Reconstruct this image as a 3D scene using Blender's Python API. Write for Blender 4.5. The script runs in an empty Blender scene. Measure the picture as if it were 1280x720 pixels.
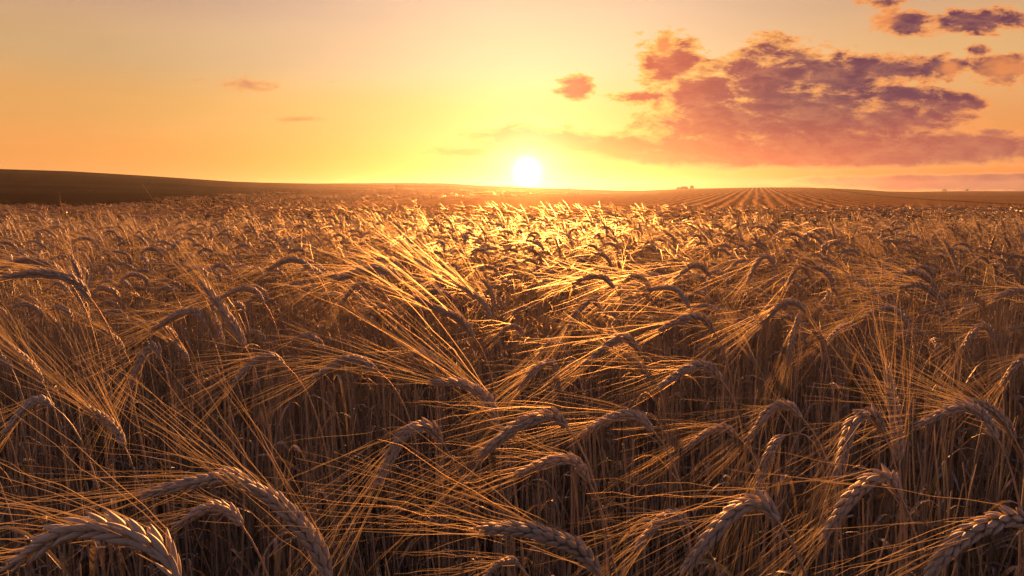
import bpy, math, random
import numpy as np
from mathutils import Vector

# ------------------------------------------------------------------ camera
scene = bpy.context.scene
COL = scene.collection
rnd = random.Random(7)
rng = np.random.default_rng(7)
R = math.radians
FPX, W0, H0, YH = 853.3, 1280, 720, 242.0          # focal length in photo pixels, photo size, horizon row
CAMZ = 1.20
PITCH = math.atan((H0 / 2 - YH) / FPX)
cam_d = bpy.data.cameras.new('camera')
cam_d.lens = 24.0; cam_d.sensor_width = 36.0; cam_d.clip_start = 0.02; cam_d.clip_end = 3000
cam_d.dof.use_dof = False
cam = bpy.data.objects.new('camera', cam_d); COL.objects.link(cam)
cam.location = (0, 0, CAMZ); cam.rotation_euler = (math.pi / 2 - PITCH, 0, 0)
scene.camera = cam
CF = np.array([0, math.cos(PITCH), -math.sin(PITCH)]); CU = np.array([0, math.sin(PITCH), math.cos(PITCH)]); CX = np.array([1., 0, 0])
def ray(px, py): return CF + (px - W0 / 2) / FPX * CX + (H0 / 2 - py) / FPX * CU
def at(px, py, d): return np.array([0, 0, CAMZ]) + d * ray(px, py)
def proj(p):
    q = np.asarray(p, float) - np.array([0, 0, CAMZ]); d = q @ CF
    return W0 / 2 + FPX * (q @ CX) / d, H0 / 2 - FPX * (q @ CU) / d, d

# ------------------------------------------------------------------ render settings
scene.view_settings.view_transform = 'Standard'; scene.view_settings.look = 'None'
scene.view_settings.exposure = 1.55; scene.view_settings.gamma = 1.0
cy = scene.cycles
cy.max_bounces = 9; cy.diffuse_bounces = 3; cy.glossy_bounces = 2; cy.transmission_bounces = 8
cy.transparent_max_bounces = 12; cy.volume_bounces = 0
cy.sample_clamp_indirect = 3.0; cy.use_denoising = True
cy.caustics_reflective = False; cy.caustics_refractive = False

# ------------------------------------------------------------------ node helper
class NT:
    def __init__(s, tree): s.t = tree; s.n = tree.nodes; s.l = tree.links
    def put(s, sock, v):
        if v is None: return
        if hasattr(v, 'is_output'): s.l.new(v, sock)
        else: sock.default_value = v
    def node(s, kind, ins=(), **kw):
        n = s.n.new(kind)
        for k, v in kw.items(): setattr(n, k, v)
        items = ins.items() if isinstance(ins, dict) else enumerate(ins)
        for k, v in items: s.put(n.inputs[k], v)
        return n
    def m(s, op, a, b=None, c=None, clamp=False):
        n = s.n.new('ShaderNodeMath'); n.operation = op; n.use_clamp = clamp
        s.put(n.inputs[0], a); s.put(n.inputs[1], b); s.put(n.inputs[2], c); return n.outputs[0]
    def v(s, op, a, b=None, out=0):
        n = s.n.new('ShaderNodeVectorMath'); n.operation = op
        s.put(n.inputs[0], a); s.put(n.inputs[1], b); return n.outputs[out]
    def step(s, x, a, b, lo=0., hi=1.):
        n = s.n.new('ShaderNodeMapRange'); n.interpolation_type = 'SMOOTHSTEP'
        for k, v in zip(range(5), (x, a, b, lo, hi)): s.put(n.inputs[k], v)
        return n.outputs[0]
    def mix(s, f, a, b, mode='MIX'):
        n = s.n.new('ShaderNodeMix'); n.data_type = 'RGBA'; n.blend_type = mode
        s.put(n.inputs[0], f); s.put(n.inputs[6], a); s.put(n.inputs[7], b); return n.outputs[2]
    def ramp(s, f, stops, interp='EASE'):
        n = s.n.new('ShaderNodeValToRGB'); cr = n.color_ramp; cr.interpolation = interp
        while len(cr.elements) < len(stops): cr.elements.new(0.5)
        for e, (p, c) in zip(cr.elements, stops): e.position = p; e.color = (*c, 1)
        s.put(n.inputs[0], f); return n.outputs[0]
    def noise(s, vec, scale, detail=4, rough=0.5, dist=0., out=0):
        n = s.n.new('ShaderNodeTexNoise'); s.put(n.inputs['Vector'], vec)
        n.inputs['Scale'].default_value = scale; n.inputs['Detail'].default_value = detail
        n.inputs['Roughness'].default_value = rough; n.inputs['Distortion'].default_value = dist
        return n.outputs[out]
def lin(*c):                                          # sRGB 0-255 -> linear
    return tuple(((x / 255) / 12.92 if x / 255 < .04045 else ((x / 255 + .055) / 1.055) ** 2.4) for x in c)
def lin4(*c): return (*lin(*c), 1)

# ------------------------------------------------------------------ world: sunset sky
sun_dir = ray(659, 214); sun_dir = sun_dir / np.linalg.norm(sun_dir)
SUN_AZ = math.atan2(sun_dir[0], sun_dir[1])
SUN_EL = R(6.6)
world = bpy.data.worlds.new('World'); scene.world = world; world.use_nodes = True
w = NT(world.node_tree)
for n in list(w.n): w.n.remove(n)
geo_dir = w.node('ShaderNodeTexCoord').outputs['Generated']
D = w.v('NORMALIZE', geo_dir)
sp = w.node('ShaderNodeSeparateXYZ', [D]).outputs
yy = w.m('MAXIMUM', sp[1], 0.03)
X = w.m('DIVIDE', sp[0], yy); Z = w.m('DIVIDE', sp[2], yy)
P = w.node('ShaderNodeCombineXYZ', [X, 0., Z]).outputs[0]
elev = w.m('MULTIPLY', w.m('ARCSINE', sp[2]), 180 / math.pi)
azim = w.m('MULTIPLY', w.m('ARCTAN2', sp[0], sp[1]), 180 / math.pi)
e16 = w.m('DIVIDE', elev, 34.0, clamp=True)           # 0.47 = top of the picture
def st(y): return math.degrees(math.atan((YH - y) / FPX)) / 34.0
left = w.ramp(e16, [(0, lin(244, 160, 92)), (st(200), lin(243, 160, 84)), (st(150), lin(231, 165, 92)), (st(90), lin(212, 168, 116)), (st(0), lin(188, 148, 132)), (.75, lin(104, 84, 100)), (1, lin(66, 60, 84))])
mid = w.ramp(e16, [(0, lin(244, 164, 76)), (st(215), lin(244, 184, 74)), (st(150), lin(240, 194, 110)), (st(80), lin(238, 200, 158)), (st(0), lin(224, 188, 158)), (.75, lin(122, 96, 102)), (1, lin(68, 60, 84))])
right = w.ramp(e16, [(0, lin(128, 92, 90)), (st(230), lin(160, 98, 86)), (st(216), lin(244, 142, 74)), (st(190), lin(238, 150, 82)), (st(100), lin(228, 176, 116)), (st(0), lin(198, 156, 130)), (.75, lin(104, 84, 100)), (1, lin(66, 60, 84))])
skyc = w.mix(w.step(azim, -36., 0.), left, mid)
skyc = w.mix(w.step(azim, 5., 32.), skyc, right)
# the half of the sky behind the camera: dim violet dusk
back = w.ramp(w.m('DIVIDE', elev, 60.0, clamp=True), [(0, lin(126, 114, 126)), (.3, lin(118, 109, 130)), (1, lin(74, 75, 106))])
skyc = w.mix(w.step(w.m('ABSOLUTE', azim), 48., 95.), skyc, back)
nish = w.node('ShaderNodeTexSky', sky_type='NISHITA', sun_disc=False, sun_elevation=SUN_EL, sun_rotation=SUN_AZ, dust_density=3.0)
skyc = w.mix(0.05, skyc, w.v('MULTIPLY', nish.outputs[0], (0.1, 0.1, 0.1)))
# slow streaks of thin haze
strk = w.noise(w.v('MULTIPLY', P, (2.2, 1, 14.0)), 1.0, 4, .55)
skyc = w.v('SCALE', skyc, None); 
sc_node = skyc.node; w.put(sc_node.inputs['Scale'], w.step(strk, .25, .8, .955, 1.05))

# clouds: soft blobs in sky direction, broken up by noise
def blob(px, py, rx, ry, amp=1.0):
    d = ray(px, py); c = (d[0] / d[1], 0, d[2] / d[1])
    q = w.v('MULTIPLY', w.v('SUBTRACT', P, c), (FPX / rx, 0, FPX / ry))
    ln = w.v('LENGTH', q, None, out=1)
    return w.m('MULTIPLY', w.m('SUBTRACT', 1.0, ln), amp)
def field(blobs):
    s = None
    for b in blobs:
        f = blob(*b)
        if s is None: s = f
        else:
            n = w.n.new('ShaderNodeMath'); n.operation = 'SMOOTH_MAX'; w.put(n.inputs[0], s); w.put(n.inputs[1], f); n.inputs[2].default_value = .25; s = n.outputs[0]
    return s
CL = [(842, 82, 46, 40), (875, 120, 70, 55), (950, 95, 80, 45), (1035, 95, 80, 34), (1015, 140, 150, 50),
      (905, 150, 130, 42), (1110, 88, 110, 20), (1175, 83, 50, 12), (1110, 150, 130, 36), (1180, 132, 62, 16),
      (1040, 180, 210, 34), (900, 186, 150, 30), (1190, 184, 170, 28, 1.1), (1130, 116, 60, 12), (1000, 72, 44, 14), (780, 184, 110, 22, .9), (720, 108, 26, 17),
      (655, 176, 84, 22, 1.0), (700, 176, 90, 15, 1.1), (1135, 28, 46, 21), (1225, 26, 78, 17), (1252, 88, 52, 22, 1.1), (1225, 62, 18, 8), (1215, 132, 26, 9),
      (1108, 120, 18, 10), (580, 190, 52, 8, .8), (318, 104, 60, 10, .55), (373, 149, 30, 4, .7), (1290, 228, 360, 13, 1.7), (1010, 196, 290, 17, 1.2), (840, 196, 130, 13), (1240, 165, 36, 7),
      (829, 58, 12, 14), (1105, 2, 30, 7, .7), (810, 120, 50, 8, .7)]
cn_v = w.v('MULTIPLY', P, (1, 1, 2.6))
big = w.noise(cn_v, 15.0, 10, .66, .4)
fine = w.noise(cn_v, 34.0, 6, .65, .5)
cells = w.m('ADD', w.m('MULTIPLY', w.m('SUBTRACT', big, .5), 2.6), w.m('MULTIPLY', w.m('SUBTRACT', fine, .5), 1.05))
cells = w.m('MULTIPLY', cells, w.step(elev, .8, 8.5, .34, 1.))
dens = w.m('ADD', field(CL), cells)
front = w.m('GREATER_THAN', sp[1], .05)
alpha = w.m('MULTIPLY', w.m('MULTIPLY', w.step(dens, -.02, .22), w.step(azim, -12., -2., .5, 1.)), front)
thick = w.step(dens, .10, .62)
# cloud colour: violet far from the sun and high, coral and orange towards it, bright thin edges
sv = w.node('ShaderNodeCombineXYZ', [float(sun_dir[0]), float(sun_dir[1]), float(sun_dir[2])]).outputs[0]
cosang = w.v('DOT_PRODUCT', D, sv, out=1)
ang = w.m('MULTIPLY', w.m('ARCCOSINE', w.m('MINIMUM', cosang, .999999)), 180 / math.pi)
low = w.step(elev, .5, 7.5)
warm = w.mix(w.step(ang, 3., 20.), lin4(240, 166, 76), lin4(218, 96, 68))
cool = w.mix(w.step(azim, 6., 25.), lin4(198, 84, 70), lin4(100, 56, 80))
core = w.mix(low, warm, cool)
core = w.mix(w.m('MULTIPLY', w.m('SUBTRACT', 1.0, low), w.step(ang, 18., 34.)), core, lin4(160, 92, 88))
core = w.mix(w.step(w.m('ADD', w.m('MULTIPLY', big, .6), w.m('MULTIPLY', fine, .4)), .40, .60, .45, 0.), core, w.mix(.6, core, lin4(238, 160, 110)))
edge = w.mix(w.step(ang, 6., 30.), lin4(255, 196, 100), lin4(244, 158, 92))
hot = w.m('ADD', field([(1258, 86, 52, 22), (1100, 22, 30, 24), (829, 58, 20, 20), (1186, 84, 22, 12)]), w.m('MULTIPLY', w.m('SUBTRACT', fine, .5), 1.5))
core = w.mix(w.step(hot, .1, .8, 0., .75), core, lin4(246, 150, 84))
cloudc = w.mix(thick, edge, core)
skyc = w.mix(w.m('MULTIPLY', alpha, w.step(ang, 0., 11., .72, 1.)), skyc, cloudc)
# aureole and sun
h1 = w.m('MULTIPLY', w.m('EXPONENT', w.m('MULTIPLY', ang, -1 / 1.7)), 1.7)
h2 = w.m('MULTIPLY', w.m('EXPONENT', w.m('MULTIPLY', ang, -1 / 5.0)), .12)
skyc = w.v('ADD', skyc, w.mix(1., (1, .83, .42, 1), w.node('ShaderNodeCombineXYZ', [h1, h1, h1]).outputs[0], 'MULTIPLY'))
h2 = w.m('MULTIPLY', h2, w.m('SUBTRACT', 1., w.m('MULTIPLY', alpha, .6)))
skyc = w.v('ADD', skyc, w.mix(1., (1, .55, .12, 1), w.node('ShaderNodeCombineXYZ', [h2, h2, h2]).outputs[0], 'MULTIPLY'))
disc = w.m('MULTIPLY', w.m('EXPONENT', w.m('MULTIPLY', w.m('MULTIPLY', ang, ang), -1 / .55)), 4.0)
skyc = w.v('ADD', skyc, w.mix(1., (1, .9, .62, 1), w.node('ShaderNodeCombineXYZ', [disc, disc, disc]).outputs[0], 'MULTIPLY'))
# below the horizon
skyc = w.mix(w.step(elev, -1.5, -.4), lin4(96, 66, 48), skyc)
bg = w.node('ShaderNodeBackground', [skyc, 0.341])
w.l.new(bg.outputs[0], w.node('ShaderNodeOutputWorld').inputs[0])
world.cycles.sampling_method = 'MANUAL'; world.cycles.sample_map_resolution = 1024

# ------------------------------------------------------------------ sun
sd = bpy.data.lights.new('sun', 'SUN'); sd.energy = 5.0; sd.color = (1.0, .41, .125); sd.angle = R(2.0)
sun = bpy.data.objects.new('sun', sd); COL.objects.link(sun)
lv = Vector((math.sin(SUN_AZ) * math.cos(SUN_EL), math.cos(SUN_AZ) * math.cos(SUN_EL), math.sin(SUN_EL)))
sun.rotation_euler = lv.to_track_quat('Z', 'Y').to_euler()
sun.location = (0, 30, 40)

# ------------------------------------------------------------------ materials
def material(name):
    m = bpy.data.materials.new(name); m.use_nodes = True
    t = NT(m.node_tree)
    for n in list(t.n): t.n.remove(n)
    return m, t, t.node('ShaderNodeOutputMaterial')
def straw(name, c1, c2, transl, fwd, gloss, scale=60., rough=.45, transp=0., stretch=None):
    m, t, out = material(name)
    rn = t.node('ShaderNodeObjectInfo').outputs['Random']
    co = t.node('ShaderNodeTexCoord').outputs['Object']
    if stretch: co = t.v('MULTIPLY', co, stretch)
    nz = t.noise(co, scale, 4, .6)
    f = t.m('ADD', t.m('MULTIPLY', rn, .45), t.step(nz, .3, .75, 0., .6), clamp=True)
    c = t.mix(f, (*c1, 1), (*c2, 1))
    bump = t.node('ShaderNodeBump', {'Strength': .5, 'Distance': .0006, 'Height': nz}).outputs[0]
    s = t.node('ShaderNodeBsdfDiffuse', {'Color': c, 'Normal': bump}).outputs[0]
    if transl: s = t.node('ShaderNodeMixShader', [transl, s, t.node('ShaderNodeBsdfTranslucent', {'Color': c}).outputs[0]]).outputs[0]
    if fwd:
        rf = t.node('ShaderNodeBsdfRefraction', {'Color': c, 'Roughness': .66, 'IOR': 1.25}).outputs[0]
        s = t.node('ShaderNodeMixShader', [fwd, s, rf]).outputs[0]
    if gloss:
        fr = t.node('ShaderNodeFresnel', {'IOR': 1.45, 'Normal': bump}).outputs[0]
        g = t.node('ShaderNodeBsdfGlossy', {'Color': (1, .93, .8, 1), 'Roughness': rough, 'Normal': bump}).outputs[0]
        s = t.node('ShaderNodeMixShader', [t.m('MULTIPLY', fr, gloss, clamp=True), s, g]).outputs[0]
    if transp: s = t.node('ShaderNodeMixShader', [transp, s, t.node('ShaderNodeBsdfTransparent').outputs[0]]).outputs[0]
    t.l.new(s, out.inputs[0]); return m
M_EAR = straw('barley_ear', (.74, .60, .42), (.54, .41, .27), .08, .16, .2, 70., .6)
M_AWN = straw('barley_awn', (.82, .64, .38), (.68, .50, .27), .42, .42, .10, 20., .55, transp=.30)
M_STEM = straw('barley_stem', (.74, .58, .36), (.50, .38, .24), .14, .42, .3, 30., .55, stretch=(8, 8, 1))
M_LEAF = straw('barley_leaf', (.55, .38, .17), (.34, .23, .12), .5, .3, .3, 40., .5)
M_LEAFG = straw('barley_leaf_green', (.30, .26, .09), (.18, .19, .07), .5, .3, .3, 40., .5)

# ------------------------------------------------------------------ mesh helpers
class Geo:
    def __init__(s): s.v = []; s.q = []; s.n = 0; s.mi = []
    def add(s, V, Q, mi=0):
        V = np.asarray(V, float).reshape(-1, 3); Q = np.asarray(Q, int).reshape(-1, 4)
        s.v.append(V); s.q.append(Q + s.n); s.mi.append(np.full(len(Q), mi)); s.n += len(V)
    def join(s, o, mi=None, xf=None):
        if not o.v: return s
        V = np.vstack(o.v)
        if xf is not None: V = V @ xf[0].T + xf[1]
        s.add(V, np.vstack(o.q), 0); s.mi[-1] = np.concatenate(o.mi) if mi is None else np.full(len(s.q[-1]), mi)
        return s
    def mesh(s, name, mats, smooth=True):
        me = bpy.data.meshes.new(name)
        V = np.vstack(s.v); Q = np.vstack(s.q); mi = np.concatenate(s.mi)
        tri = Q[:, 2] == Q[:, 3]
        lens = np.where(tri, 3, 4); starts = np.concatenate([[0], np.cumsum(lens)[:-1]])
        keep = np.ones(Q.shape, bool); keep[tri, 3] = False
        me.vertices.add(len(V)); me.vertices.foreach_set('co', V.ravel())
        loops = Q[keep]
        me.loops.add(len(loops)); me.loops.foreach_set('vertex_index', loops)
        me.polygons.add(len(Q)); me.polygons.foreach_set('loop_start', starts)
        for m in mats: me.materials.append(m)
        me.polygons.foreach_set('material_index', mi.astype(np.int32))
        me.polygons.foreach_set('use_smooth', np.full(len(Q), smooth))
        me.update(calc_edges=True)
        return me
def nrm(a): return a / np.maximum(np.linalg.norm(a, axis=-1, keepdims=True), 1e-9)
def frames(P):
    T = nrm(np.gradient(P, axis=0))
    return T
def tube(P, rad, k=5, ref=(0, 1, 0)):
    P = np.asarray(P, float); T = frames(P); n = len(P)
    U = nrm(np.cross(T, np.array(ref, float) + 1e-4)); Vv = np.cross(U, T)
    a = np.arange(k) * 2 * math.pi / k
    rad = np.broadcast_to(rad, (n,))
    V = P[:, None] + rad[:, None, None] * (np.cos(a)[None, :, None] * U[:, None] + np.sin(a)[None, :, None] * Vv[:, None])
    i = np.arange(n - 1)[:, None]; j = np.arange(k)[None]; j2 = (j + 1) % k
    Q = np.stack([i * k + j, i * k + j2, (i + 1) * k + j2, (i + 1) * k + j], -1).reshape(-1, 4)
    return V.reshape(-1, 3), Q
def strip(P, wid, side):
    P = np.asarray(P, float); n = len(P)
    V = np.stack([P - side * wid[:, None] / 2, P + side * wid[:, None] / 2], 1).reshape(-1, 3)
    i = np.arange(n - 1)
    return V, np.stack([2 * i, 2 * i + 1, 2 * i + 3, 2 * i + 2], -1)
def bez(a, b, c, d, n):
    t = np.linspace(0, 1, n)[:, None]
    return (1 - t) ** 3 * a + 3 * (1 - t) ** 2 * t * b + 3 * (1 - t) * t ** 2 * c + t ** 3 * d
def smooth_curve(pts, n):
    """Catmull-Rom through pts, resampled evenly to n points"""
    pts = np.asarray(pts, float)
    if len(pts) == 2: pts = np.array([pts[0], (pts[0] + pts[1]) / 2, pts[1]])
    e = np.vstack([2 * pts[0] - pts[1], pts, 2 * pts[-1] - pts[-2]])
    out = []
    for i in range(1, len(e) - 2):
        t = np.linspace(0, 1, 16, endpoint=False)[:, None]
        p0, p1, p2, p3 = e[i - 1], e[i], e[i + 1], e[i + 2]
        out.append(.5 * (2 * p1 + (p2 - p0) * t + (2 * p0 - 5 * p1 + 4 * p2 - p3) * t ** 2 + (3 * p1 - p0 - 3 * p2 + p3) * t ** 3))
    out = np.vstack(out + [pts[-1:]])
    s = np.concatenate([[0], np.cumsum(np.linalg.norm(np.diff(out, axis=0), axis=1))])
    u = np.linspace(0, s[-1], n)
    return np.stack([np.interp(u, s, out[:, k]) for k in range(3)], 1), s[-1]

def kernel_template(k, rings):
    """a grain, unit length along +Z, pointed at its tip, a crease down its outer side"""
    ts = np.linspace(0, 1, rings)
    V = []
    for t in ts:
        r = .5 * (math.sin(math.pi * min(1, (t * .93 + .07)) ** .82)) ** .75 if t < 1 else .04
        for j in range(k):
            a = 2 * math.pi * j / k
            V.append((r * math.cos(a), r * math.sin(a) * .8 + .10 * math.sin(math.pi * t), t))
    V = np.array(V)
    i = np.arange(rings - 1)[:, None]; j = np.arange(k)[None]; j2 = (j + 1) % k
    Q = np.stack([i * k + j, i * k + j2, (i + 1) * k + j2, (i + 1) * k + j], -1).reshape(-1, 4)
    return V, Q
KT = {'high': kernel_template(8, 7), 'mid': kernel_template(6, 5), 'low': kernel_template(4, 4)}

def build_ear(curve_pts, lod, rs, view=(0, -1, 0), width=1.0, awn_dir=None, awn_len=(.12, .165), awn_w=.0007, awn_n=40, spread=.30, sag=.012):
    """returns (ear Geo, awns Geo, start point, start tangent, length)"""
    nodes = {'high': 21, 'mid': 19, 'low': 12}[lod]
    C, L = smooth_curve(curve_pts, nodes + 1)
    T = frames(C)
    V = np.array(view, float); V = nrm(V - (T @ V)[:, None] * T); U = np.cross(T, V)
    wk = L / .095 * width
    ear, aw = Geo(), Geo()
    tv, tq = KT[lod]
    ds = L / nodes
    klen = max(.0118 * L / .095, ds * 2.1); kw = .0052 * wk
    tips = []
    for i in range(nodes):
        f = i / (nodes - 1)
        taper = min(1., .62 + f * 3.0) * (1 - .45 * max(0, f - .6) / .4)
        for a in ((0, 120, 240) if i % 2 else (60, 180, 300)):
            a = R(a + rs.uniform(-12, 12) + 30)
            rad = math.cos(a) * U[i] + math.sin(a) * V[i]
            tilt = rs.uniform(.34, .50) * (1.0 - .35 * f)
            z = nrm(T[i] + rad * tilt); x = nrm(np.cross(rad, z)); y = np.cross(z, x)
            kl = klen * rs.uniform(.82, 1.15) * (.8 + .2 * taper)
            M = np.stack([x * kw * taper, y * kw * taper * -1, z * kl], 0)
            base = C[i] + rad * .0031 * wk * taper
            ear.add(base + tv @ M, tq)
            tips.append((base + z * kl * .93, T[i], rad, f))
    ear.add(*tube(C, .0026 * wk, 4))
    # terminal grain
    x = U[-1]; y = V[-1]; z = T[-1]
    ear.add(C[-1] - z * klen * .3 + tv @ np.stack([x * kw * .6, y * kw * .6, z * klen], 0), tq)
    Tend = nrm(C[-1] - C[len(C) // 2])
    if awn_dir is not None: Tend = nrm(Tend * .45 + np.array(awn_dir) * .55)
    order = list(range(len(tips))); rs.shuffle(order)
    seg = {'high': 7, 'mid': 5, 'low': 4}[lod]
    for o in order[:awn_n]:
        p, t, rad, f = tips[o]
        d = nrm(t * (.45 + .2 * f) + Tend * .65 + rad * spread * rs.uniform(.5, 1.25) + np.array([rs.gauss(0, .03) for _ in range(3)]))
        ln = rs.uniform(*awn_len) * (L / .095) ** .5
        bend = np.array([rs.gauss(0, .012), rs.gauss(0, .012), rs.gauss(0, .010) - sag])
        if rs.random() < .05: ln *= .45
        s = np.linspace(0, 1, seg + 1)[:, None]
        kink = np.array([[rs.gauss(0, .0011) for _ in range(3)] for _ in range(seg + 1)]) * (s > .05)
        PP = p + d * ln * s + bend * s ** 2 + kink
        side = nrm(np.cross(d, np.array([rs.gauss(0, 1), rs.gauss(0, 1), rs.gauss(0, 1)])))
        wd = awn_w * (1 - .72 * s[:, 0])
        aw.add(*strip(PP, wd, side))
        if lod != 'low': aw.add(*strip(PP, wd, nrm(np.cross(d, side))))
    return ear, aw, C[0], T[0], L

def build_stem(p0, t0, base, lod, rs, rad=.0017):
    k = {'high': 6, 'mid': 5, 'low': 3}[lod]; n = {'high': 22, 'mid': 12, 'low': 6}[lod]
    p0, base = np.array(p0), np.array(base)
    h = p0[2] - base[2]
    C = bez(p0, p0 - t0 * min(.13, h * .2), np.array([base[0] + (p0[0] - t0[0] * .10 - base[0]) * .6, base[1] + (p0[1] - t0[1] * .1 - base[1]) * .6, h * .45]), base, n)
    s = np.linspace(0, 1, n)
    r = rad * (.62 + .75 * s)
    if lod == 'high':
        for q in (.3, .62): r = r + rad * .45 * np.exp(-((s - q) / .012) ** 2)
    g = Geo(); g.add(*tube(C, r, k)); return g, C
def build_leaf(p, az, length, lod, rs, width=.009, droop=1.0):
    n = {'high': 12, 'mid': 8, 'low': 4}[lod]
    s = np.linspace(0, 1, n)
    up = rs.uniform(.5, .95)
    out = np.array([math.cos(az), math.sin(az), 0]); sd = np.array([-math.sin(az), math.cos(az), 0])
    P_ = np.array(p) + out * (length * (.75 * s))[:, None] + np.array([0, 0, 1.]) * (length * (up * s - droop * 1.15 * s ** 2))[:, None]
    P_ = P_ + sd * (rs.gauss(0, .04) * s ** 2)[:, None]
    wd = width * np.sin(np.pi * np.clip(s * .92 + .08, 0, 1)) ** .6
    tw = rs.uniform(-2.4, 2.4)
    side = np.stack([sd * math.cos(tw * q) + np.array([0, 0, 1.]) * math.sin(tw * q) for q in s])
    g = Geo(); V, Q = strip(P_, wd, side)
    V = V.reshape(n, 2, 3)
    midp = V.mean(1) - np.cross(nrm(np.gradient(P_, axis=0)), side) * (wd * .18)[:, None]
    V3 = np.concatenate([V[:, :1], midp[:, None], V[:, 1:]], 1).reshape(-1, 3)
    i = np.arange(n - 1)
    Q3 = np.vstack([np.stack([3 * i + a, 3 * i + a + 1, 3 * i + a + 4, 3 * i + a + 3], -1) for a in (0, 1)])
    g.add(V3, Q3); return g

# ------------------------------------------------------------------ scene helpers
def link(name, me, parent=None, loc=(0, 0, 0)):
    o = bpy.data.objects.new(name, me); COL.objects.link(o); o.location = loc
    if parent is not None: o.parent = parent
    return o
def thing(name, label, cat, loc, group=None):
    o = bpy.data.objects.new(name, None); COL.objects.link(o); o.location = loc; o.empty_display_size = .05
    o['label'] = label; o['category'] = cat
    if group: o['group'] = group
    return o
GROUP = 'barley stalks in the near field'

# ------------------------------------------------------------------ terrain
SKY_X = [-400, 0, 100, 200, 300, 400, 500, 560, 600, 660, 700, 760, 800, 850, 900, 950, 1000, 1060, 1100, 1150, 1280, 1700]
SKY_Y = [212, 214.5, 217, 222, 227.5, 230, 230.5, 231, 233.5, 236, 237, 239, 239.5, 237.5, 236.3, 235.6, 235.8, 238, 240.3, 241, 241, 241]
DTOP_X = [-400, 0, 300, 500, 660, 760, 850, 950, 1060, 1150, 1700]
DTOP_Y = [70, 70, 85, 110, 120, 110, 85, 80, 85, 95, 110]
def terrain(x, y):
    """height of the land; rises from the near field to the skyline hills"""
    az = np.clip(x / np.maximum(y, .5), -1.6, 1.6)
    px = W0 / 2 + FPX * az * math.cos(PITCH)            # column on the picture is only a bearing here
    sy = np.interp(px, SKY_X, SKY_Y); dt = np.interp(px, DTOP_X, DTOP_Y)
    top = CAMZ + (YH - sy) / FPX * dt
    t = np.clip((y - 12) / (dt - 12), 0, 1)
    s = t * t * (3 - 2 * t)
    z0 = .90 * np.clip((y - 6.2) / 3.0, 0, 1) ** 2 * (3 - 2 * np.clip((y - 6.2) / 3.0, 0, 1))
    z = z0 + (top - z0) * s ** .8
    z = np.where(y > dt, top - (y - dt) ** 2 * .0006, z)
    z = np.maximum(z, -3) * (y > 0)
    z = z + np.clip((y - 30) / 40, 0, 1) * .10 * np.sin(x * .05 + y * .08) * (y < dt)
    return z
g = Geo()
ys = np.concatenate([np.linspace(-12, 6, 13), np.linspace(6.2, 40, 120), np.linspace(41, 200, 160)])
xs = np.linspace(-1, 1, 281); 
XX = []; YY = []
for y in ys:
    half = 18 + max(0, y) * 1.35
    XX.append(xs * half); YY.append(np.full(len(xs), y))
XX, YY = np.array(XX), np.array(YY)
ZZ = terrain(XX, YY)
nx = len(xs); i = np.arange(len(ys) - 1)[:, None]; j = np.arange(nx - 1)[None]
g.add(np.stack([XX, YY, ZZ], -1).reshape(-1, 3), np.stack([i * nx + j, i * nx + j + 1, (i + 1) * nx + j + 1, (i + 1) * nx + j], -1).reshape(-1, 4))
mt, t, out = material('field_ground')
co = t.node('ShaderNodeTexCoord').outputs['Object']
spc = t.node('ShaderNodeSeparateXYZ', [co]).outputs
near = t.noise(co, 9., 6, .65)
soil = t.mix(near, (.035, .024, .018, 1), (.11, .075, .048, 1))
f1 = t.noise(co, 1.6, 8, .8); f2 = t.noise(co, .06, 4, .5); f3 = t.noise(t.v('MULTIPLY', co, (1, .35, 1)), 5.5, 4, .75)
crop = t.mix(t.step(f3, .35, .7), (.17, .075, .035, 1), (.68, .36, .15, 1))
crop = t.mix(t.step(f1, .4, .7, 0., .5), crop, (.5, .33, .16, 1))
crop = t.mix(t.step(f2, .42, .62, 0., .55), crop, (.14, .085, .05, 1))
hill_shade = t.mix(t.m('MULTIPLY', f3, f1), (.012, .008, .008, 1), (.075, .042, .03, 1))  # shade on the left hill's near slope, put into the land colour
hmask = t.step(t.m('ADD', t.m('DIVIDE', spc[0], t.m('MAXIMUM', spc[1], 1.)), t.m('MULTIPLY', f2, .25)), -.06, -.36)  # extent of the painted hill shade; also cuts the sheen there
crop = t.mix(t.step(t.m('ADD', t.m('DIVIDE', spc[0], t.m('MAXIMUM', spc[1], 1.)), t.m('MULTIPLY', f2, .25)), -.10, -.32), crop, hill_shade)
bandn = t.noise(t.v('MULTIPLY', co, (.02, .12, 1)), 1., 3, .5)
crop = t.mix(t.step(bandn, .5, .56, 0., .35), crop, (.10, .06, .038, 1))
# drilled rows on the rise to the right: straight lines over the mound
dA = R(19.5)
across = t.m('SUBTRACT', t.m('MULTIPLY', spc[0], math.cos(dA)), t.m('MULTIPLY', spc[1], math.sin(dA)))
jit = t.m('MULTIPLY', t.m('SUBTRACT', t.noise(co, .35, 3, .5), .5), .35)
row = t.m('SINE', t.m('MULTIPLY', t.m('ADD', across, jit), 2 * math.pi / .37))
rowm = t.m('MULTIPLY', t.step(across, -11., -6.), t.step(across, 7.0, 5.8))
rowc = t.mix(t.step(row, -.6, .8), (.13, .072, .042, 1), (.27, .16, .085, 1))
rowc = t.mix(t.step(near, .3, .75, 0., .45), rowc, (.13, .08, .045, 1))
track = t.step(t.m('ABSOLUTE', t.m('SUBTRACT', across, 6.6)), .55, .2)
crop = t.mix(rowm, crop, rowc)
crop = t.mix(t.m('MULTIPLY', t.step(across, 6., 7.), .6), crop, (.17, .11, .06, 1))
crop = t.mix(track, crop, (.03, .02, .018, 1))
colr = t.mix(t.step(spc[1], 6.6, 8.), soil, crop)
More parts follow.
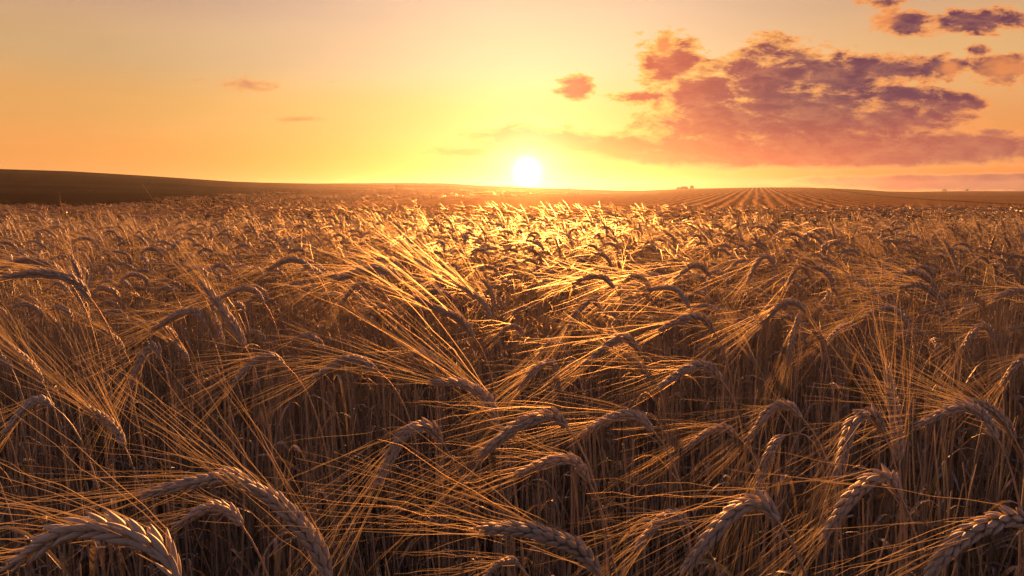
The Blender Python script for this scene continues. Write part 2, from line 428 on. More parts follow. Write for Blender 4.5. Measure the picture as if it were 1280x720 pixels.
hgt = t.m('ADD', t.m('MULTIPLY', f3, .6), t.m('MULTIPLY', t.m('MULTIPLY', row, rowm), .22))
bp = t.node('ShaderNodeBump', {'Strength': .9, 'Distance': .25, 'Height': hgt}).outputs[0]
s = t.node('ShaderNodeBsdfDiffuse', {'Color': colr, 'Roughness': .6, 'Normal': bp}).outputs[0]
fr = t.m('MULTIPLY', t.node('ShaderNodeFresnel', {'IOR': 1.5, 'Normal': bp}).outputs[0], t.m('MULTIPLY', t.step(spc[1], 7., 12., 0., .65), t.m('SUBTRACT', 1., t.m('MULTIPLY', hmask, .85))))
gs_ = t.node('ShaderNodeBsdfGlossy', {'Color': t.mix(.4, colr, (.95, .5, .2, 1)), 'Roughness': .75, 'Normal': bp}).outputs[0]
s = t.node('ShaderNodeMixShader', [fr, s, gs_]).outputs[0]
t.l.new(s, out.inputs[0])
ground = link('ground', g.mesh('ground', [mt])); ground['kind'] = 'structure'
ground['label'] = 'rolling crop land rising to low hills on the skyline'

# far ridge to the right behind the mound, and a ridge behind the centre
def ridge(name, pts, depth, y0, label, colour):
    g = Geo(); px = np.linspace(pts[0][0], pts[-1][0], 90)
    py = np.interp(px, [p[0] for p in pts], [p[1] for p in pts])
    rows = []
    for q in np.linspace(0, 1, 14):
        d = y0 + depth * q
        x = (px - W0 / 2) / FPX * d / math.cos(PITCH)
        top = CAMZ + (YH - py) / FPX * y0 * 1.25
        prof = math.sin(math.pi * min(q * 1.25, 1) / 2) if q < .8 else 1 - ((q - .8) / .2) ** 2
        z = -2 + (top + 2) * prof
        rows.append(np.stack([x, np.full_like(x, d), z + .05 * np.sin(x * .21)], -1))
    V = np.array(rows); n = len(px); i = np.arange(13)[:, None]; j = np.arange(n - 1)[None]
    g.add(V.reshape(-1, 3), np.stack([i * n + j, i * n + j + 1, (i + 1) * n + j + 1, (i + 1) * n + j], -1).reshape(-1, 4))
    m, t, out = material(name)
    c = t.mix(t.step(t.noise(t.node('ShaderNodeTexCoord').outputs['Object'], .3, 6, .7), .35, .65), (*colour, 1), tuple(min(1, a * 1.9) for a in colour) + (1,))
    t.l.new(t.node('ShaderNodeBsdfDiffuse', {'Color': c}).outputs[0], out.inputs[0])
    o = link(name, g.mesh(name, [m])); o['kind'] = 'structure'; o['label'] = label
ridge('far_hill', [(1040, 243), (1090, 240.5), (1150, 239.3), (1220, 238.4), (1290, 238.2), (1500, 237)], 60, 150, 'dark low hill on the skyline to the right of the drilled mound', (.07, .045, .035))

# ------------------------------------------------------------------ far trees on the skyline
mb, t, out = material('tree_bark')
t.l.new(t.node('ShaderNodeBsdfDiffuse', {'Color': (.06, .045, .035, 1)}).outputs[0], out.inputs[0])
mf, t, out = material('tree_foliage')
c = t.mix(t.noise(t.node('ShaderNodeTexCoord').outputs['Object'], 3., 4, .6), (.035, .04, .016, 1), (.10, .085, .035, 1))
t.l.new(t.node('ShaderNodeBsdfDiffuse', {'Color': c}).outputs[0], out.inputs[0])
def far_tree(px, py, d, wpx, hpx, label, name='tree', cat='tree', lobes=5):
    d_ = ray(px, py); x = d_[0] / d_[1] * d; y = d
    z = float(terrain(np.array(x), np.array(y))) if d < 120 else CAMZ + (YH - py) / FPX * d
    wd, ht = wpx / FPX * d, hpx / FPX * d
    rs = random.Random(int(px * 7))
    o = thing(name, label, cat, (x, y, z - .05), 'small trees along the skyline')
    g = Geo()
    g.add(*tube(np.array([[0, 0, -.1], [.02 * wd, 0, ht * .35], [0, .02 * wd, ht * .7]]), np.array([.05, .035, .015]) * wd * (1 if wd < 2 * ht else .5), 6))
    for q in range(4):
        a = rs.uniform(0, 6.28); g.add(*tube(np.array([[0, 0, ht * .3], [math.cos(a) * wd * .15, math.sin(a) * wd * .15, ht * .5], [math.cos(a) * wd * .3, math.sin(a) * wd * .3, ht * .68]]), np.array([.02, .014, .005]) * wd, 4))
    link('trunk', g.mesh('trunk', [mb]), o)
    g = Geo()
    cs = [(rs.uniform(-.36, .36) * wd, rs.uniform(-.25, .25) * wd, ht * rs.uniform(.2, .68)) for _ in range(lobes)]
    for c_ in cs:
        rx = wd * .5 * rs.uniform(.4, .6) if wd < 2 * ht else wd * .16; rz = ht * .30 * rs.uniform(.8, 1.1)
        for q in range(300):
            v = np.array([rs.gauss(0, 1) for _ in range(3)]); v /= np.linalg.norm(v); v *= rs.uniform(.6, 1.05)
            p = np.array(c_) + v * [rx, rx, rz]
            a, b = nrm(np.array([rs.gauss(0, 1) for _ in range(3)])), nrm(np.array([rs.gauss(0, 1) for _ in range(3)]))
            sz = ht * .055
            g.add(np.array([p - a * sz, p + b * sz, p + a * sz, p - b * sz]), [[0, 1, 2, 3]])
    link('crown', g.mesh('crown', [mf], False), o)
far_tree(852, 237.6, 84, 13, 4.2, 'long low thicket on the crest of the rise to the right of the sun', 'thicket', 'thicket', 9)
far_tree(857.5, 237.6, 86, 5, 5.2, 'rounded tree at the right end of the long low thicket')
far_tree(864, 237.3, 84, 5.5, 5, 'small round tree standing apart just right of the long low thicket')
far_tree(712, 237, 116, 5, 4, 'tiny tree on the skyline nearest to the right of the sun')
far_tree(1085, 241, 170, 4, 3.4, 'tiny tree where the drilled mound meets the far ridge')
far_tree(1181, 239.2, 188, 5, 3, 'tiny tree on the far ridge, first to the right of the mound')
far_tree(1208, 238.8, 188, 5, 3.2, 'tiny tree on the far ridge, furthest right on the skyline')

# ------------------------------------------------------------------ the traced barley stalks
# ear: points from neck to tip (photo px); aw: awn heading in px; n: awns; label
HERO = [
 ([(748,716),(722,686),(665,664),(607,660)], (-.98,-.25), 'big plump ear at the bottom edge, centre of the picture, awns combed left', {}),
 ([(412,722),(394,682),(352,632),(302,602)], (-.72,-.72), 'big ear leaning up-left from the bottom edge with a wide fan of lit awns', {'w':1.08}),
 ([(318,606),(290,595),(240,603),(180,618)], (-1,.05), 'dark horizontal ear just above the big ear leaning up-left', {'d':.66}),
 ([(222,722),(204,690),(150,664),(85,664),(15,706)], (-.86,-.48), 'longest ear, arching low across the bottom edge at the far left', {'w':.72}),
 ([(302,656),(288,640),(262,634),(222,656)], (-1,-.05), 'small ear hooked left below the dark horizontal ear', {}),
 ([(972,650),(950,628),(908,648),(858,710)], (-.85,.5), 'pale ear with clear braided grains nodding left at the bottom, right of centre', {}),
 ([(1126,622),(1108,596),(1072,614),(1030,668)], (-.9,.42), 'hooked grey ear on a curved neck near the bottom, left of the corner ear', {}),
 ([(1300,660),(1262,648),(1205,672),(1162,716)], (-.96,.22), 'big grey ear nodding left in the bottom corner furthest right', {}),
 ([(552,552),(536,534),(505,545),(472,604)], (-.6,.8), 'ear bent sharply over with its tip hanging down, awns trailing to lower left', {}),
 ([(708,534),(690,520),(648,532),(602,568)], (-.94,.3), 'sunlit ear bowed left in the middle, beside the ear of the long S-curved stem', {}),
 ([(816,538),(797,521),(766,522),(728,542)], (-.98,.1), 'bright ear arched like a bridge on the long S-curved stem right of centre', {}),
 ([(622,528),(608,498),(578,480),(543,478)], (-.72,-.62), 'glowing ear whose long golden awns sweep up-left across the centre', {'al':(.19,.24),'n':46}),
 ([(472,464),(448,450),(425,452),(394,472)], (-.98,.12), 'hairy ear lying left in the golden awns left of centre', {}),
 ([(356,456),(340,446),(318,452),(294,476)], (-.96,.1), 'dark small ear left of the hairy ear in the golden awns', {}),
 ([(736,602),(720,578),(690,576),(648,592)], (-1,.1), 'dull ear bowed left in the shade below the two sunlit middle ears', {}),
 ([(1002,522),(984,507),(962,514),(938,546)], (-.9,.4), 'grey braided ear curving left, above the ear that hangs straight down', {}),
 ([(980,545),(970,552),(956,580),(946,616)], (-.3,1), 'ear hanging nearly straight down under a short bent neck, right of centre', {}),
 ([(1104,540),(1090,518),(1066,532),(1046,594)], (-.4,1), 'drooping ear left of the upright ear, tip pointing to the ground', {}),
 ([(1124,575),(1121,540),(1115,500),(1109,462)], (-.2,-1), 'fully upright ear near the front, awns fanned to the sky', {'sp':.42,'n':36,'w':1.1}),
 ([(1246,548),(1226,518),(1196,510),(1150,530)], (-.98,-.1), 'ear bowed left beside the upright ear, awns spread level', {}),
 ([(1268,548),(1252,524),(1226,506),(1195,500)], (-.75,-.6), 'ear behind the bowed one right of the upright ear, awns rising up-left', {}),
 ([(902,476),(884,458),(862,460),(826,482)], (-.96,.18), 'bright arched ear with a thin drooping neck, right of the golden centre', {}),
 ([(798,436),(782,423),(762,430),(730,456)], (-.9,.35), 'golden ear bowed left above the bridge-shaped ear', {}),
 ([(892,414),(878,398),(856,398),(826,412)], (-1,.05), 'plump lit ear arched left, topmost of the bright right-hand group', {}),
 ([(768,360),(756,348),(738,346),(716,354)], (-1,-.05), 'small gleaming ear right under the sun, bent level', {}),
 ([(1008,390),(994,379),(976,382),(952,404)], (-.93,.3), 'dark-backed ear bent left with lit awns, below the drilled mound', {}),
 ([(999,392),(997,402),(990,424),(984,452)], (-.35,1), 'ear hanging down with a broad curtain of lit awns below the drilled mound', {}),
 ([(1072,410),(1060,405),(1048,412),(1034,426)], (-.85,.5), 'thin dark ear sloping left above the upright ear', {}),
 ([(1136,410),(1124,392),(1104,386),(1080,396)], (-1,.1), 'arched ear with a long curved neck above the upright ear', {}),
 ([(946,456),(938,444),(928,424)], (-.45,-.9), 'short stubby ear pointing up-left between two arched ears', {}),
 ([(922,546),(906,535),(886,540),(858,560)], (-.95,.25), 'thin ear bowed left beneath the bright arched ear', {}),
 ([(864,660),(846,645),(824,652),(796,684)], (-.85,.45), 'faint ear in deep shade left of the pale braided ear', {}),
 ([(200,444),(194,434),(180,444),(160,488)], (-.45,.9), 'ear bent double on the left, hanging toward the ground', {}),
 ([(256,404),(246,392),(226,392),(192,412)], (-.95,.2), 'dark arched ear on the left, above the ear bent double', {}),
 ([(236,452),(228,438),(210,424)], (-.75,-.7), 'short ear pointing up-left beside the ear bent double', {}),
 ([(156,558),(142,532),(108,508)], (-.62,-.8), 'dark ear low on the left with a huge bright fan of rising awns', {'al':(.2,.26),'n':44}),
 ([(66,508),(50,500),(30,512),(6,542)], (-.85,.5), 'dark ear near the left border drooping left under the bright fan', {}),
 ([(54,480),(38,455),(8,428)], (-.6,-.8), 'dark ear leaning up-left at the left border above the drooping one', {'al':(.17,.22)}),
 ([(82,420),(72,406),(58,390)], (-.5,-.85), 'short dark ear leaning up-left, high on the left border', {'al':(.15,.2)}),
 ([(156,440),(146,424),(126,411)], (-.9,-.4), 'stubby dark ear pointing left amid rising awns on the left', {}),
 ([(306,432),(284,395),(252,352)], (-.5,-.87), 'long slim ear slanting up-left, tallest on the left side', {'d':1.25}),
 ([(392,340),(378,328),(358,326),(334,338)], (-1,.1), 'black silhouetted ear arched left, below the dark hill', {}),
 ([(462,356),(446,357),(426,380)], (-.7,.7), 'dark ear hooked down-left above the hairy ear', {}),
 ([(502,350),(486,340),(458,338),(418,350)], (-1,.05), 'long dark level ear left of the sun beam', {}),
 ([(508,342),(494,328),(466,323)], (-1,-.2), 'ear just above the long dark level ear', {}),
 ([(550,362),(544,344),(520,324)], (-.72,-.7), 'glowing ear pointing up-left just left of the sun beam', {'al':(.17,.2)}),
 ([(592,420),(572,398),(545,385),(520,372)], (-.75,-.6), 'faint glowing ear above the one with the sweeping awns', {'al':(.17,.2)}),
 ([(614,398),(602,376),(572,356)], (-.7,-.7), 'hazy ear leaning up-left directly below the sun', {'al':(.16,.2)}),
 ([(815,364),(804,349),(790,346),(772,360)], (-.9,.3), 'small hooked ear below the thicket on the crest', {}),
 ([(888,346),(876,333),(862,334),(844,348)], (-.9,.3), 'curved dark ear just below the foot of the drilled mound', {}),
 ([(970,334),(960,321),(948,326),(934,352)], (-.6,.8), 'dark hooked ear with hanging tip, highest below the drilled rows', {}),
 ([(1014,348),(1004,335),(994,338),(984,356)], (-.7,.7), 'small dark ear hooked left right of the highest hooked ear', {}),
 ([(862,384),(850,366),(834,360),(812,362)], (-1,-.1), 'lit level ear above the plump arched ear', {}),
 ([(704,436),(694,427),(684,432),(670,450)], (-.8,.5), 'little golden hooked ear left of the golden bowed ear', {}),
 ([(698,470),(690,454),(672,460),(650,484)], (-.85,.5), 'golden ear sloping down-left below the little hooked ear', {}),
 ([(750,384),(740,376),(724,388),(708,414)], (-.6,.8), 'golden ear drooping steeply under the small gleaming ear', {}),
 ([(656,420),(646,409),(634,410),(618,424)], (-.9,.4), 'tiny golden hooked ear deep in the glowing centre', {}),
 ([(1242,426),(1234,410),(1222,410),(1202,436)], (-.8,.55), 'lone grey ear hooked left against dark stems on the right', {}),
 ([(1296,384),(1284,366),(1266,364),(1240,374)], (-1,.1), 'ear entering from the right border, arched left', {}),
 ([(1296,450),(1284,446),(1270,456),(1252,480)], (-.8,.55), 'ear at the right border below the lone hooked ear', {}),
 ([(1172,364),(1158,348),(1140,340),(1120,345)], (-1,.0), 'level dark ear right of the arched long-necked ear', {}),
 ([(1180,384),(1166,366),(1146,356),(1124,360)], (-1,.1), 'second level dark ear, just under the first one', {}),
 ([(812,480),(800,458),(776,440)], (-.7,-.7), 'dim ear crossing behind the golden bowed ear', {'d':1.25}),
 ([(104,372),(100,345),(88,318)], (-.2,-1), 'slim erect ear standing above the field at the left', {}),
 ([(84,350),(64,332),(30,326),(4,334)], (-1,0), 'dark arched ear at the upper left border of the field', {}),
 ([(112,372),(90,350),(50,342),(8,346)], (-1,.05), 'second dark arched ear, just below the uppermost left one', {}),
 ([(330,378),(318,364),(300,362),(276,372)], (-1,.1), 'dark ear arched left beside the long slanting ear', {}),
 ([(1088,318),(1100,330),(1108,350)], (-.3,-1), 'erect dark ear leaning left, in the upper right of the field', {'rev':1}),
 ([(1180,300),(1192,322),(1200,346)], (-.3,-1), 'tall erect ear slanting left, furthest right of the erect ones', {'rev':1}),
 ([(650,708),(640,700),(622,706),(606,722)], (-.95,.2), 'ear tip just showing at the bottom edge below the centre', {}),
]
HERO_POS = []
for hi, (pts, awd, label, kw) in enumerate(HERO):
    rs = random.Random(100 + hi)
    pts = [np.array(p, float) for p in pts]
    if kw.get('rev'): pts = pts[::-1]
    Lpx = sum(np.linalg.norm(b - a) for a, b in zip(pts, pts[1:]))
    ymin = min(p[1] for p in pts)
    d = kw.get('d') or (853 * .097 / Lpx) ** .7 * (.25 * 853 / (ymin - 242)) ** .3
    d = min(d, .33 * 853 / (ymin - 242))
    k = rs.uniform(-.3, .3)
    P3 = []
    acc = 0
    for q, p in enumerate(pts):
        if q: acc += np.linalg.norm(p - pts[q - 1])
        P3.append(at(p[0], p[1], d * (1 + k * acc / FPX)))
    P3 = np.array(P3)
    base = P3[0].copy(); t0 = nrm(P3[1] - P3[0])
    base = base - t0 * .05; base[2] = 0; base[0] += rs.gauss(0, .035); base[1] += rs.uniform(.0, .06)
    ad = nrm(awd[0] * CX - awd[1] * CU + CF * rs.uniform(-.1, .25))
    Lm = Lpx * d / FPX
    lod = 'high' if d < 1.6 else 'mid'
    o = thing('barley_stalk', label, 'barley stalk', tuple(base), GROUP)
    shift = -base
    view = nrm(np.array([0, 0, CAMZ]) - P3[1])
    ear, aw, s0, st0, L = build_ear(P3 + shift, lod, rs, view, kw.get('w', 1.0) * .94 * min(1.25, max(.8, (.095 / Lm) ** .6)), ad, kw.get('al', (.125, .17)), .00058 if d < 1 else .00075, kw.get('n', 28), kw.get('sp', .21), .008)
    stem, C = build_stem(s0, st0, (0, 0, 0), 'high', rs, .0017)
    se = link('stem', stem.mesh('stem', [M_STEM]), o)
    eo = link('ear', ear.mesh('ear', [M_EAR]), o)
    link('awns', aw.mesh('awns', [M_AWN]), eo)
    c = C[int(len(C) * rs.uniform(.45, .65))]
    lf = build_leaf(c, rs.uniform(-1, 1) + math.pi * rs.choice((0, 1)), rs.uniform(.12, .22), 'high', rs)
    link('leaf', lf.mesh('leaf', [M_LEAFG if rs.random() < .12 else M_LEAF]), o)
    pk = min(pts, key=lambda p: p[1]); mid_ = pts[len(pts) // 2]
    HERO_POS.append((mid_[0], mid_[1], label, d, float(P3[1][0]), float(P3[1][1])))

# ------------------------------------------------------------------ barley prototypes (bend lies in the XZ plane, heading -X)
def proto(rs, lod, droop, height):
    """droop 0 = upright, 1 = tip hanging; origin at the foot of the stem"""
    L = rs.uniform(.082, .104)
    a0 = R(90 + (8 + 50 * min(1, droop)) * rs.uniform(.8, 1.1)); a1 = R(95 + 150 * droop * rs.uniform(.85, 1.1))
    if droop > .25: a0 = R(rs.uniform(55, 125))
    n = 8; p = np.zeros(3); pts = [p.copy()]
    for q in range(n):
        a = a0 + (a1 - a0) * ((q + .5) / n) ** .8
        p = p + np.array([math.cos(a), rs.gauss(0, .03), math.sin(a)]) * L / n; pts.append(p.copy())
    pts = np.array(pts)
    lean = rs.uniform(.0, .12)
    pts += np.array([-lean, rs.gauss(0, .02), height - pts[:, 2].max()])
    ear, aw, s0, t0, L = build_ear(pts, lod, rs, (0, -1, 0), {'high': 1, 'mid': 1.22, 'low': 1.35}[lod], None, (.09, .14), {'high': .0008, 'mid': .00085, 'low': .0017}[lod], {'high': 36, 'mid': 15, 'low': 8}[lod], .24, .014)
    stem, C = build_stem(s0, t0, (0, 0, 0), lod, rs, .0016)
    lfs = Geo()
    for q in range(1):
        c = C[int(len(C) * rs.uniform(.35, .75))]
        lfs.join(build_leaf(c, rs.uniform(0, 6.28), rs.uniform(.10, .24), lod, rs, rs.uniform(.006, .011), rs.uniform(.7, 1.5)))
    return stem, ear, aw, lfs
PV = []
for q in range(26):
    rs = random.Random(500 + q)
    droop = [.95, .75, 1.05, .6, .85, .15, .5, .9, .3, 1.0][q % 10]
    PV.append((droop, proto(rs, 'mid', droop, rs.uniform(.88, .97))))
PM = []
for q, (dr, (s_, e_, a_, l_)) in enumerate(PV):
    PM.append((dr, s_.mesh('stem', [M_STEM]), e_.mesh('ear', [M_EAR]), a_.mesh('awns', [M_AWN]), l_.mesh('leaf', [M_LEAF]), float(np.vstack(e_.v)[:, 2].max()), np.vstack(e_.v).mean(0)))
ALLM = [M_STEM, M_EAR, M_AWN, M_LEAF, M_LEAFG]

# ------------------------------------------------------------------ individual stalks of the near field
def halfw(y, m=.5): return .76 * y + m
cand = []
ROWS = []
y = 1.30
while y < 3.2:
    step = .085 + .012 * y
    for x in np.arange(-halfw(y, .0), halfw(y, .0), step * 1.5):
        ROWS.append((x + rnd.gauss(0, .035), y + rnd.gauss(0, .035)))
    y += step
def bearing_px(x, y, z): return proj((x, y, z))
heroP = [(h[4], h[5]) for h in HERO_POS]
IND = []
for x, y in ROWS:
    if min((x - a) ** 2 + (y - b) ** 2 for a, b in heroP) < .05 ** 2: continue
    if y < 1.75 and rnd.random() > .12: continue
    IND.append((x, y))
IND.sort(key=lambda p: p[1])
NI = 300 - len(HERO)
EXTRA = IND[NI:]; IND = IND[:NI]
def pick_proto(x, y, r):
    upright = .22 if x < 0 else .13
    while True:
        k = r.randrange(len(PM)); up = PM[k][0] < .4
        if up == (r.random() < upright): return k
def yaw(x, y, r): return r.gauss(0.05, .45) if r.random() < .9 else r.uniform(0, 6.28)
def ground_z(x, y): return float(terrain(np.array(x), np.array(y)))
recs = []
for x, y in IND:
    k = pick_proto(x, y, rnd); a = yaw(x, y, rnd); s = rnd.uniform(.93, 1.03)
    c = PM[k][6] * s
    ex = x + c[0] * math.cos(a) - c[1] * math.sin(a); ey = y + c[0] * math.sin(a) + c[1] * math.cos(a)
    recs.append([x, y, k, a, s, *proj((ex, ey, c[2]))[:2]])
# each one is told by its look and by where it stands among the traced ears
def sector(dx, dy):
    a = (math.degrees(math.atan2(-dy, dx)) + 360) % 360
    return ['right of', 'above and right of', 'above', 'above and left of', 'left of', 'below and left of', 'below', 'below and right of'][int(((a + 22.5) % 360) // 45)]
SHORT = [h[2] for h in HERO_POS]
def shorten(l):
    l = l.split(',')[0]
    words = l.split()
    for st_ in (' with ', ' on the ', ' whose ', ' just ', ' amid ', ' beside ', ' behind ', ' in the ', ' against ', ' near ', ' under ', ' from the ', ' directly ', ' between '):
        pass
    return l
def look(dr, a):
    h = (math.degrees(a) + 540) % 360 - 180
    if dr < .4: return 'erect barley ear'
    if abs(h) > 115: return 'ear nodding right'
    if h > 50: return 'ear nodding toward camera'
    if h < -50: return 'ear nodding away'
    return 'ear hanging left' if dr > .82 else 'ear arched left'
groups = {}
for r_ in recs:
    best = min(range(len(HERO_POS)), key=lambda q: (HERO_POS[q][0] - r_[5]) ** 2 + (HERO_POS[q][1] - r_[6]) ** 2)
    r_.append(best); r_.append(sector(r_[5] - HERO_POS[best][0], r_[6] - HERO_POS[best][1]))
    groups.setdefault((best, r_[8]), []).append(r_)
ORD = ['nearest', 'second', 'third', 'fourth', 'fifth', 'sixth', 'seventh', 'eighth', 'ninth', 'tenth', 'eleventh', 'twelfth'] + ['outer'] * 40
for (b, sec), lst in groups.items():
    lst.sort(key=lambda r: (r[5] - HERO_POS[b][0]) ** 2 + (r[6] - HERO_POS[b][1]) ** 2)
    for q, r_ in enumerate(lst):
        hl = ' '.join(HERO_POS[b][2].replace(',', '').split()[:16])
        pre = f'{look(PM[r_[2]][0], r_[3])}, {ORD[q]} {sec} the '
        room = 16 - len(pre.split())
        full = HERO_POS[b][2].replace('the only ', 'only ')
        head = full.split(',')[0]
        if len(head.split()) >= 4 and sum(h[2].startswith(head) for h in HERO_POS) == 1: full = head
        full = full.replace(',', '').split(); words = full[:room]
        BAD = ('a', 'the', 'of', 'on', 'in', 'with', 'to', 'and', 'at', 'its', 'from', 'by', 'under', 'below', 'above', 'beside', 'whose', 'just', 'behind', 'near', 'clear', 'long', 'thin', 'small', 'big', 'bright', 'dark', 'two', 'golden', 'directly', 'between', 'one', 'amid', 'against', 'like', 'lit', 'broad', 'upper', 'only', 'upright', 'plump')
        while len(words) < len(full) and (words[-1] in BAD or (words[-1] in ('left', 'right') and full[len(words)] in ('of', 'border', 'side', 'end'))): words.pop()
        r_.append(pre + ' '.join(words))
for x, y, k, a, s, px, py, b, sec, label in recs:
    dr, ms, me_, ma, ml, _, _ = PM[k]
    o = thing('barley_stalk', label, 'barley stalk', (x, y, 0), GROUP)
    o.rotation_euler = (rnd.gauss(0, .03), rnd.gauss(0, .03), a); o.scale = (s, s, s)
    link('stem', ms, o); e = link('ear', me_, o); link('awns', ma, e); link('leaf', ml, o)

# ------------------------------------------------------------------ the rest of the field: one object, instances on its own points
protos = []
def proto_obj(name, geo_parts):
    g = Geo()
    for mi, p in enumerate(geo_parts): g.join(p, mi)
    me = g.mesh(name, ALLM); o = bpy.data.objects.new(name, me); protos.append(o); return len(protos) - 1
near_ids = [proto_obj('barley_plant', p[1]) for p in PV]
near_up = [i_ for i_, p in zip(near_ids, PV) if p[0] < .4]; near_dr = [i_ for i_, p in zip(near_ids, PV) if p[0] >= .4]
# bare stems and withered leaves of the under-storey
fill_ids = []
for q in range(12):
    rs = random.Random(900 + q); gs, gl, gl2 = Geo(), Geo(), Geo()
    for m_ in range(5):
        bx, by = rs.gauss(0, .035), rs.gauss(0, .035); h = rs.uniform(.55, .84)
        top = np.array([bx + rs.gauss(0, .045), by + rs.gauss(0, .035), h])
        stm, C = build_stem(top, nrm(np.array([rs.gauss(0, .15), rs.gauss(0, .1), 1.])), (bx, by, 0), 'mid', rs, .0015)
        gs.join(stm)
        for _ in range(1 if rs.random() < .7 else 0):
            c = C[int(len(C) * rs.uniform(.15, .8))]
            (gl2 if rs.random() < .10 else gl).join(build_leaf(c, rs.uniform(0, 6.28), rs.uniform(.1, .24), 'mid', rs, rs.uniform(.004, .009), rs.uniform(.9, 2.0)))
    fill_ids.append(proto_obj('barley_straw', [gs, Geo(), Geo(), gl, gl2]))
mid_ids = []
LOWP = []
for q in range(12):
    rs = random.Random(1300 + q); LOWP.append(proto(rs, 'low', [.9, .7, .1, 1.0, .5, .8, .2, .95, .6, .3, .85, .05][q], rs.uniform(.84, 1.0)))
for q in range(10):
    rs = random.Random(1400 + q); parts = [Geo(), Geo(), Geo(), Geo()]
    for _ in range(6):
        a = rs.gauss(0.05, .7) if rs.random() < .75 else rs.uniform(0, 6.28); sc_ = rs.uniform(.93, 1.05)
        Rm = np.array([[math.cos(a), -math.sin(a), 0], [math.sin(a), math.cos(a), 0], [0, 0, 1]]) * sc_
        off = np.array([rs.uniform(-.13, .13), rs.uniform(-.13, .13), 0])
        for pi_, p_ in enumerate(LOWP[rs.randrange(12)]): parts[pi_].join(p_, None, (Rm, off))
    mid_ids.append(proto_obj('barley_clump', parts))
# far patches: small tufts of ears only, set on the canopy
far_ids = []
for q in range(5):
    rs = random.Random(1500 + q); parts = [Geo(), Geo(), Geo()]
    for _ in range(40):
        x, y = rs.uniform(-.6, .6), rs.uniform(-.6, .6); a = rs.uniform(-.9, .9); h = rs.uniform(.87, .96)
        d_ = np.array([-math.cos(a), math.sin(a) * .6, rs.uniform(-.5, .35)]); d_ = nrm(d_)
        p = np.array([x, y, h])
        parts[1].add(*tube(np.array([p, p + d_ * .05, p + d_ * .1 + [0, 0, -.012]]), np.array([.007, .010, .004]), 4))
        for _k in range(1 if rs.random() < .6 else 0):
            dd = nrm(d_ + np.array([rs.gauss(0, .25) for _ in range(3)]))
            parts[2].add(*strip(np.array([p + d_ * .05, p + d_ * .05 + dd * .17]), np.array([.0025, .001]), nrm(np.cross(dd, [rs.gauss(0, 1), rs.gauss(0, 1), rs.gauss(0, 1)]))))
        parts[0].add(*tube(np.array([p, [x, y, .2]]), np.array([.0035, .0035]), 3))
    far_ids.append(proto_obj('barley_patch', [parts[0], Geo(), parts[2], parts[1]]))
pts, ids, rots, scl = [], [], [], []
def inst(x, y, i_, a, s, tilt=.05):
    pts.append((x, y, 0.)); ids.append(i_); rots.append((rnd.gauss(0, tilt), rnd.gauss(0, tilt), a)); scl.append(s)
for x, y in EXTRA:
    inst(x, y, rnd.choice(near_up if rnd.random() < .16 else near_dr), yaw(x, y, rnd), rnd.uniform(.93, 1.04))
# under-storey straw
for y in np.arange(.62, 3.4, .062):
    for x in np.arange(-halfw(y, .5), halfw(y, .5), .074):
        s = rnd.uniform(.8, 1.06) * (.92 if y < .9 else 1)
        inst(x + rnd.gauss(0, .025), y + rnd.gauss(0, .02), rnd.choice(fill_ids), rnd.uniform(0, 6.28), s, .07)
# sides of the near field, outside the picture, and behind
for y in np.arange(-.8, 3.2, .13):
    for x in np.arange(-4.6, 4.6, .13):
        if abs(x) < halfw(max(y, 0), .42) : continue
        inst(x + rnd.gauss(0, .04), y + rnd.gauss(0, .04), rnd.choice(near_dr), yaw(x, y, rnd), rnd.uniform(.92, 1.0))
# single plants out to 5 m
for y in np.arange(3.2, 5.2, .11):
    for x in np.arange(-halfw(y, .6), halfw(y, .6), .115):
        inst(x + rnd.gauss(0, .04), y + rnd.gauss(0, .04), rnd.choice(near_up if rnd.random() < .2 else near_dr), yaw(x, y, rnd), rnd.uniform(.92, 1.05))
for y in np.arange(3.2, 7.9, .24):
    st_ = .24 if y < 9 else .28
    for x in np.arange(-halfw(y, 2.6), halfw(y, 2.6), st_):
        if y < 5.2 and rnd.random() < .5: continue
        inst(x + rnd.gauss(0, .06), y + rnd.gauss(0, .06), rnd.choice(mid_ids), rnd.gauss(0, .35), rnd.uniform(.92, 1.04) * (1 - .014 * max(0, y - 4.5)))
for y in np.concatenate([np.arange(7.4, 14, .5), np.arange(14, 26, .8), np.arange(26, 60, 1.3)]):
    for x in np.arange(-halfw(y, 4.), halfw(y, 4.), .8 if y < 26 else 1.2):
        across_ = x * math.cos(dA) - y * math.sin(dA)
        if across_ > -10 + rnd.gauss(0, .6) and y > 13: continue
        ymax = 15 + 45 * min(1, max(0, (x / y + .66) / .6)) ** 1.5
        if rnd.random() < max(0, (y - 10) / (ymax - 9)) ** .8: continue
        inst(x + rnd.gauss(0, .2), y + rnd.gauss(0, .2), rnd.choice(far_ids), rnd.gauss(0, .3), 1.0, .01)
        q = pts[-1]; pts[-1] = (q[0], q[1], ground_z(q[0], q[1]) - .90 + rnd.uniform(-.02, .02))
me = bpy.data.meshes.new('barley_field'); me.from_pydata(pts, [], [])
at_ = me.attributes.new('idx', 'INT', 'POINT'); at_.data.foreach_set('value', ids)
at_ = me.attributes.new('rot', 'FLOAT_VECTOR', 'POINT'); at_.data.foreach_set('vector', np.array(rots).ravel())
at_ = me.attributes.new('scl', 'FLOAT', 'POINT'); at_.data.foreach_set('value', scl)
fo = link('barley_field', me); fo['kind'] = 'stuff'; fo['label'] = 'dense ripe barley crop filling the field as far as the hills'
for m_ in ALLM: me.materials.append(m_)
gt = bpy.data.node_groups.new('barley_scatter', 'GeometryNodeTree')
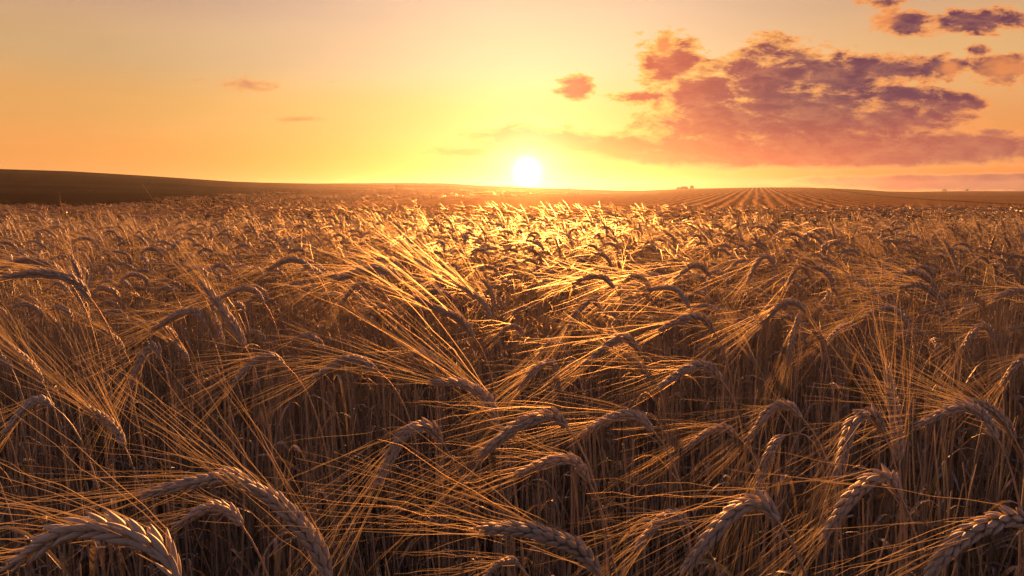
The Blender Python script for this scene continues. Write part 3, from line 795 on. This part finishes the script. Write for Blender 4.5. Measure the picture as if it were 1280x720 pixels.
gt.interface.new_socket('Geometry', in_out='INPUT', socket_type='NodeSocketGeometry'); gt.interface.new_socket('Geometry', in_out='OUTPUT', socket_type='NodeSocketGeometry')
gi = gt.nodes.new('NodeGroupInput'); go = gt.nodes.new('NodeGroupOutput')
jn = gt.nodes.new('GeometryNodeJoinGeometry')
for po in reversed(protos):
    oi = gt.nodes.new('GeometryNodeObjectInfo'); oi.inputs['Object'].default_value = po; oi.inputs['As Instance'].default_value = True
    gt.links.new(oi.outputs['Geometry'], jn.inputs[0])
def attr(nm, ty):
    n = gt.nodes.new('GeometryNodeInputNamedAttribute'); n.data_type = ty; n.inputs[0].default_value = nm
    return n.outputs[0]
ip = gt.nodes.new('GeometryNodeInstanceOnPoints'); ip.inputs['Pick Instance'].default_value = True
gt.links.new(gi.outputs[0], ip.inputs['Points']); gt.links.new(jn.outputs[0], ip.inputs['Instance'])
gt.links.new(attr('idx', 'INT'), ip.inputs['Instance Index'])
gt.links.new(attr('rot', 'FLOAT_VECTOR'), ip.inputs['Rotation'])
gt.links.new(attr('scl', 'FLOAT'), ip.inputs['Scale'])
gt.links.new(ip.outputs[0], go.inputs[0])
mod = fo.modifiers.new('scatter', 'NODES'); mod.node_group = gt

# ------------------------------------------------------------------ haze
HZ = (-330., 330., -14., 215., -3.2, 4.8)
v8 = [(x, y, z) for x in HZ[:2] for y in HZ[2:4] for z in HZ[4:]]
hm = bpy.data.meshes.new('haze'); hm.from_pydata(v8, [], [(0, 1, 3, 2), (4, 6, 7, 5), (0, 4, 5, 1), (2, 3, 7, 6), (0, 2, 6, 4), (1, 5, 7, 3)])
mh, t, out = material('haze')
pv = t.node('ShaderNodeVolumePrincipled', {'Color': (1, .95, .9, 1), 'Density': .00066, 'Anisotropy': .76})
t.l.new(pv.outputs[0], out.inputs[1]); hm.materials.append(mh)
hz = link('haze', hm); hz['kind'] = 'stuff'; hz['label'] = 'warm evening haze over the field'
print('instances', len(pts), 'individuals', len(recs) + len(HERO))
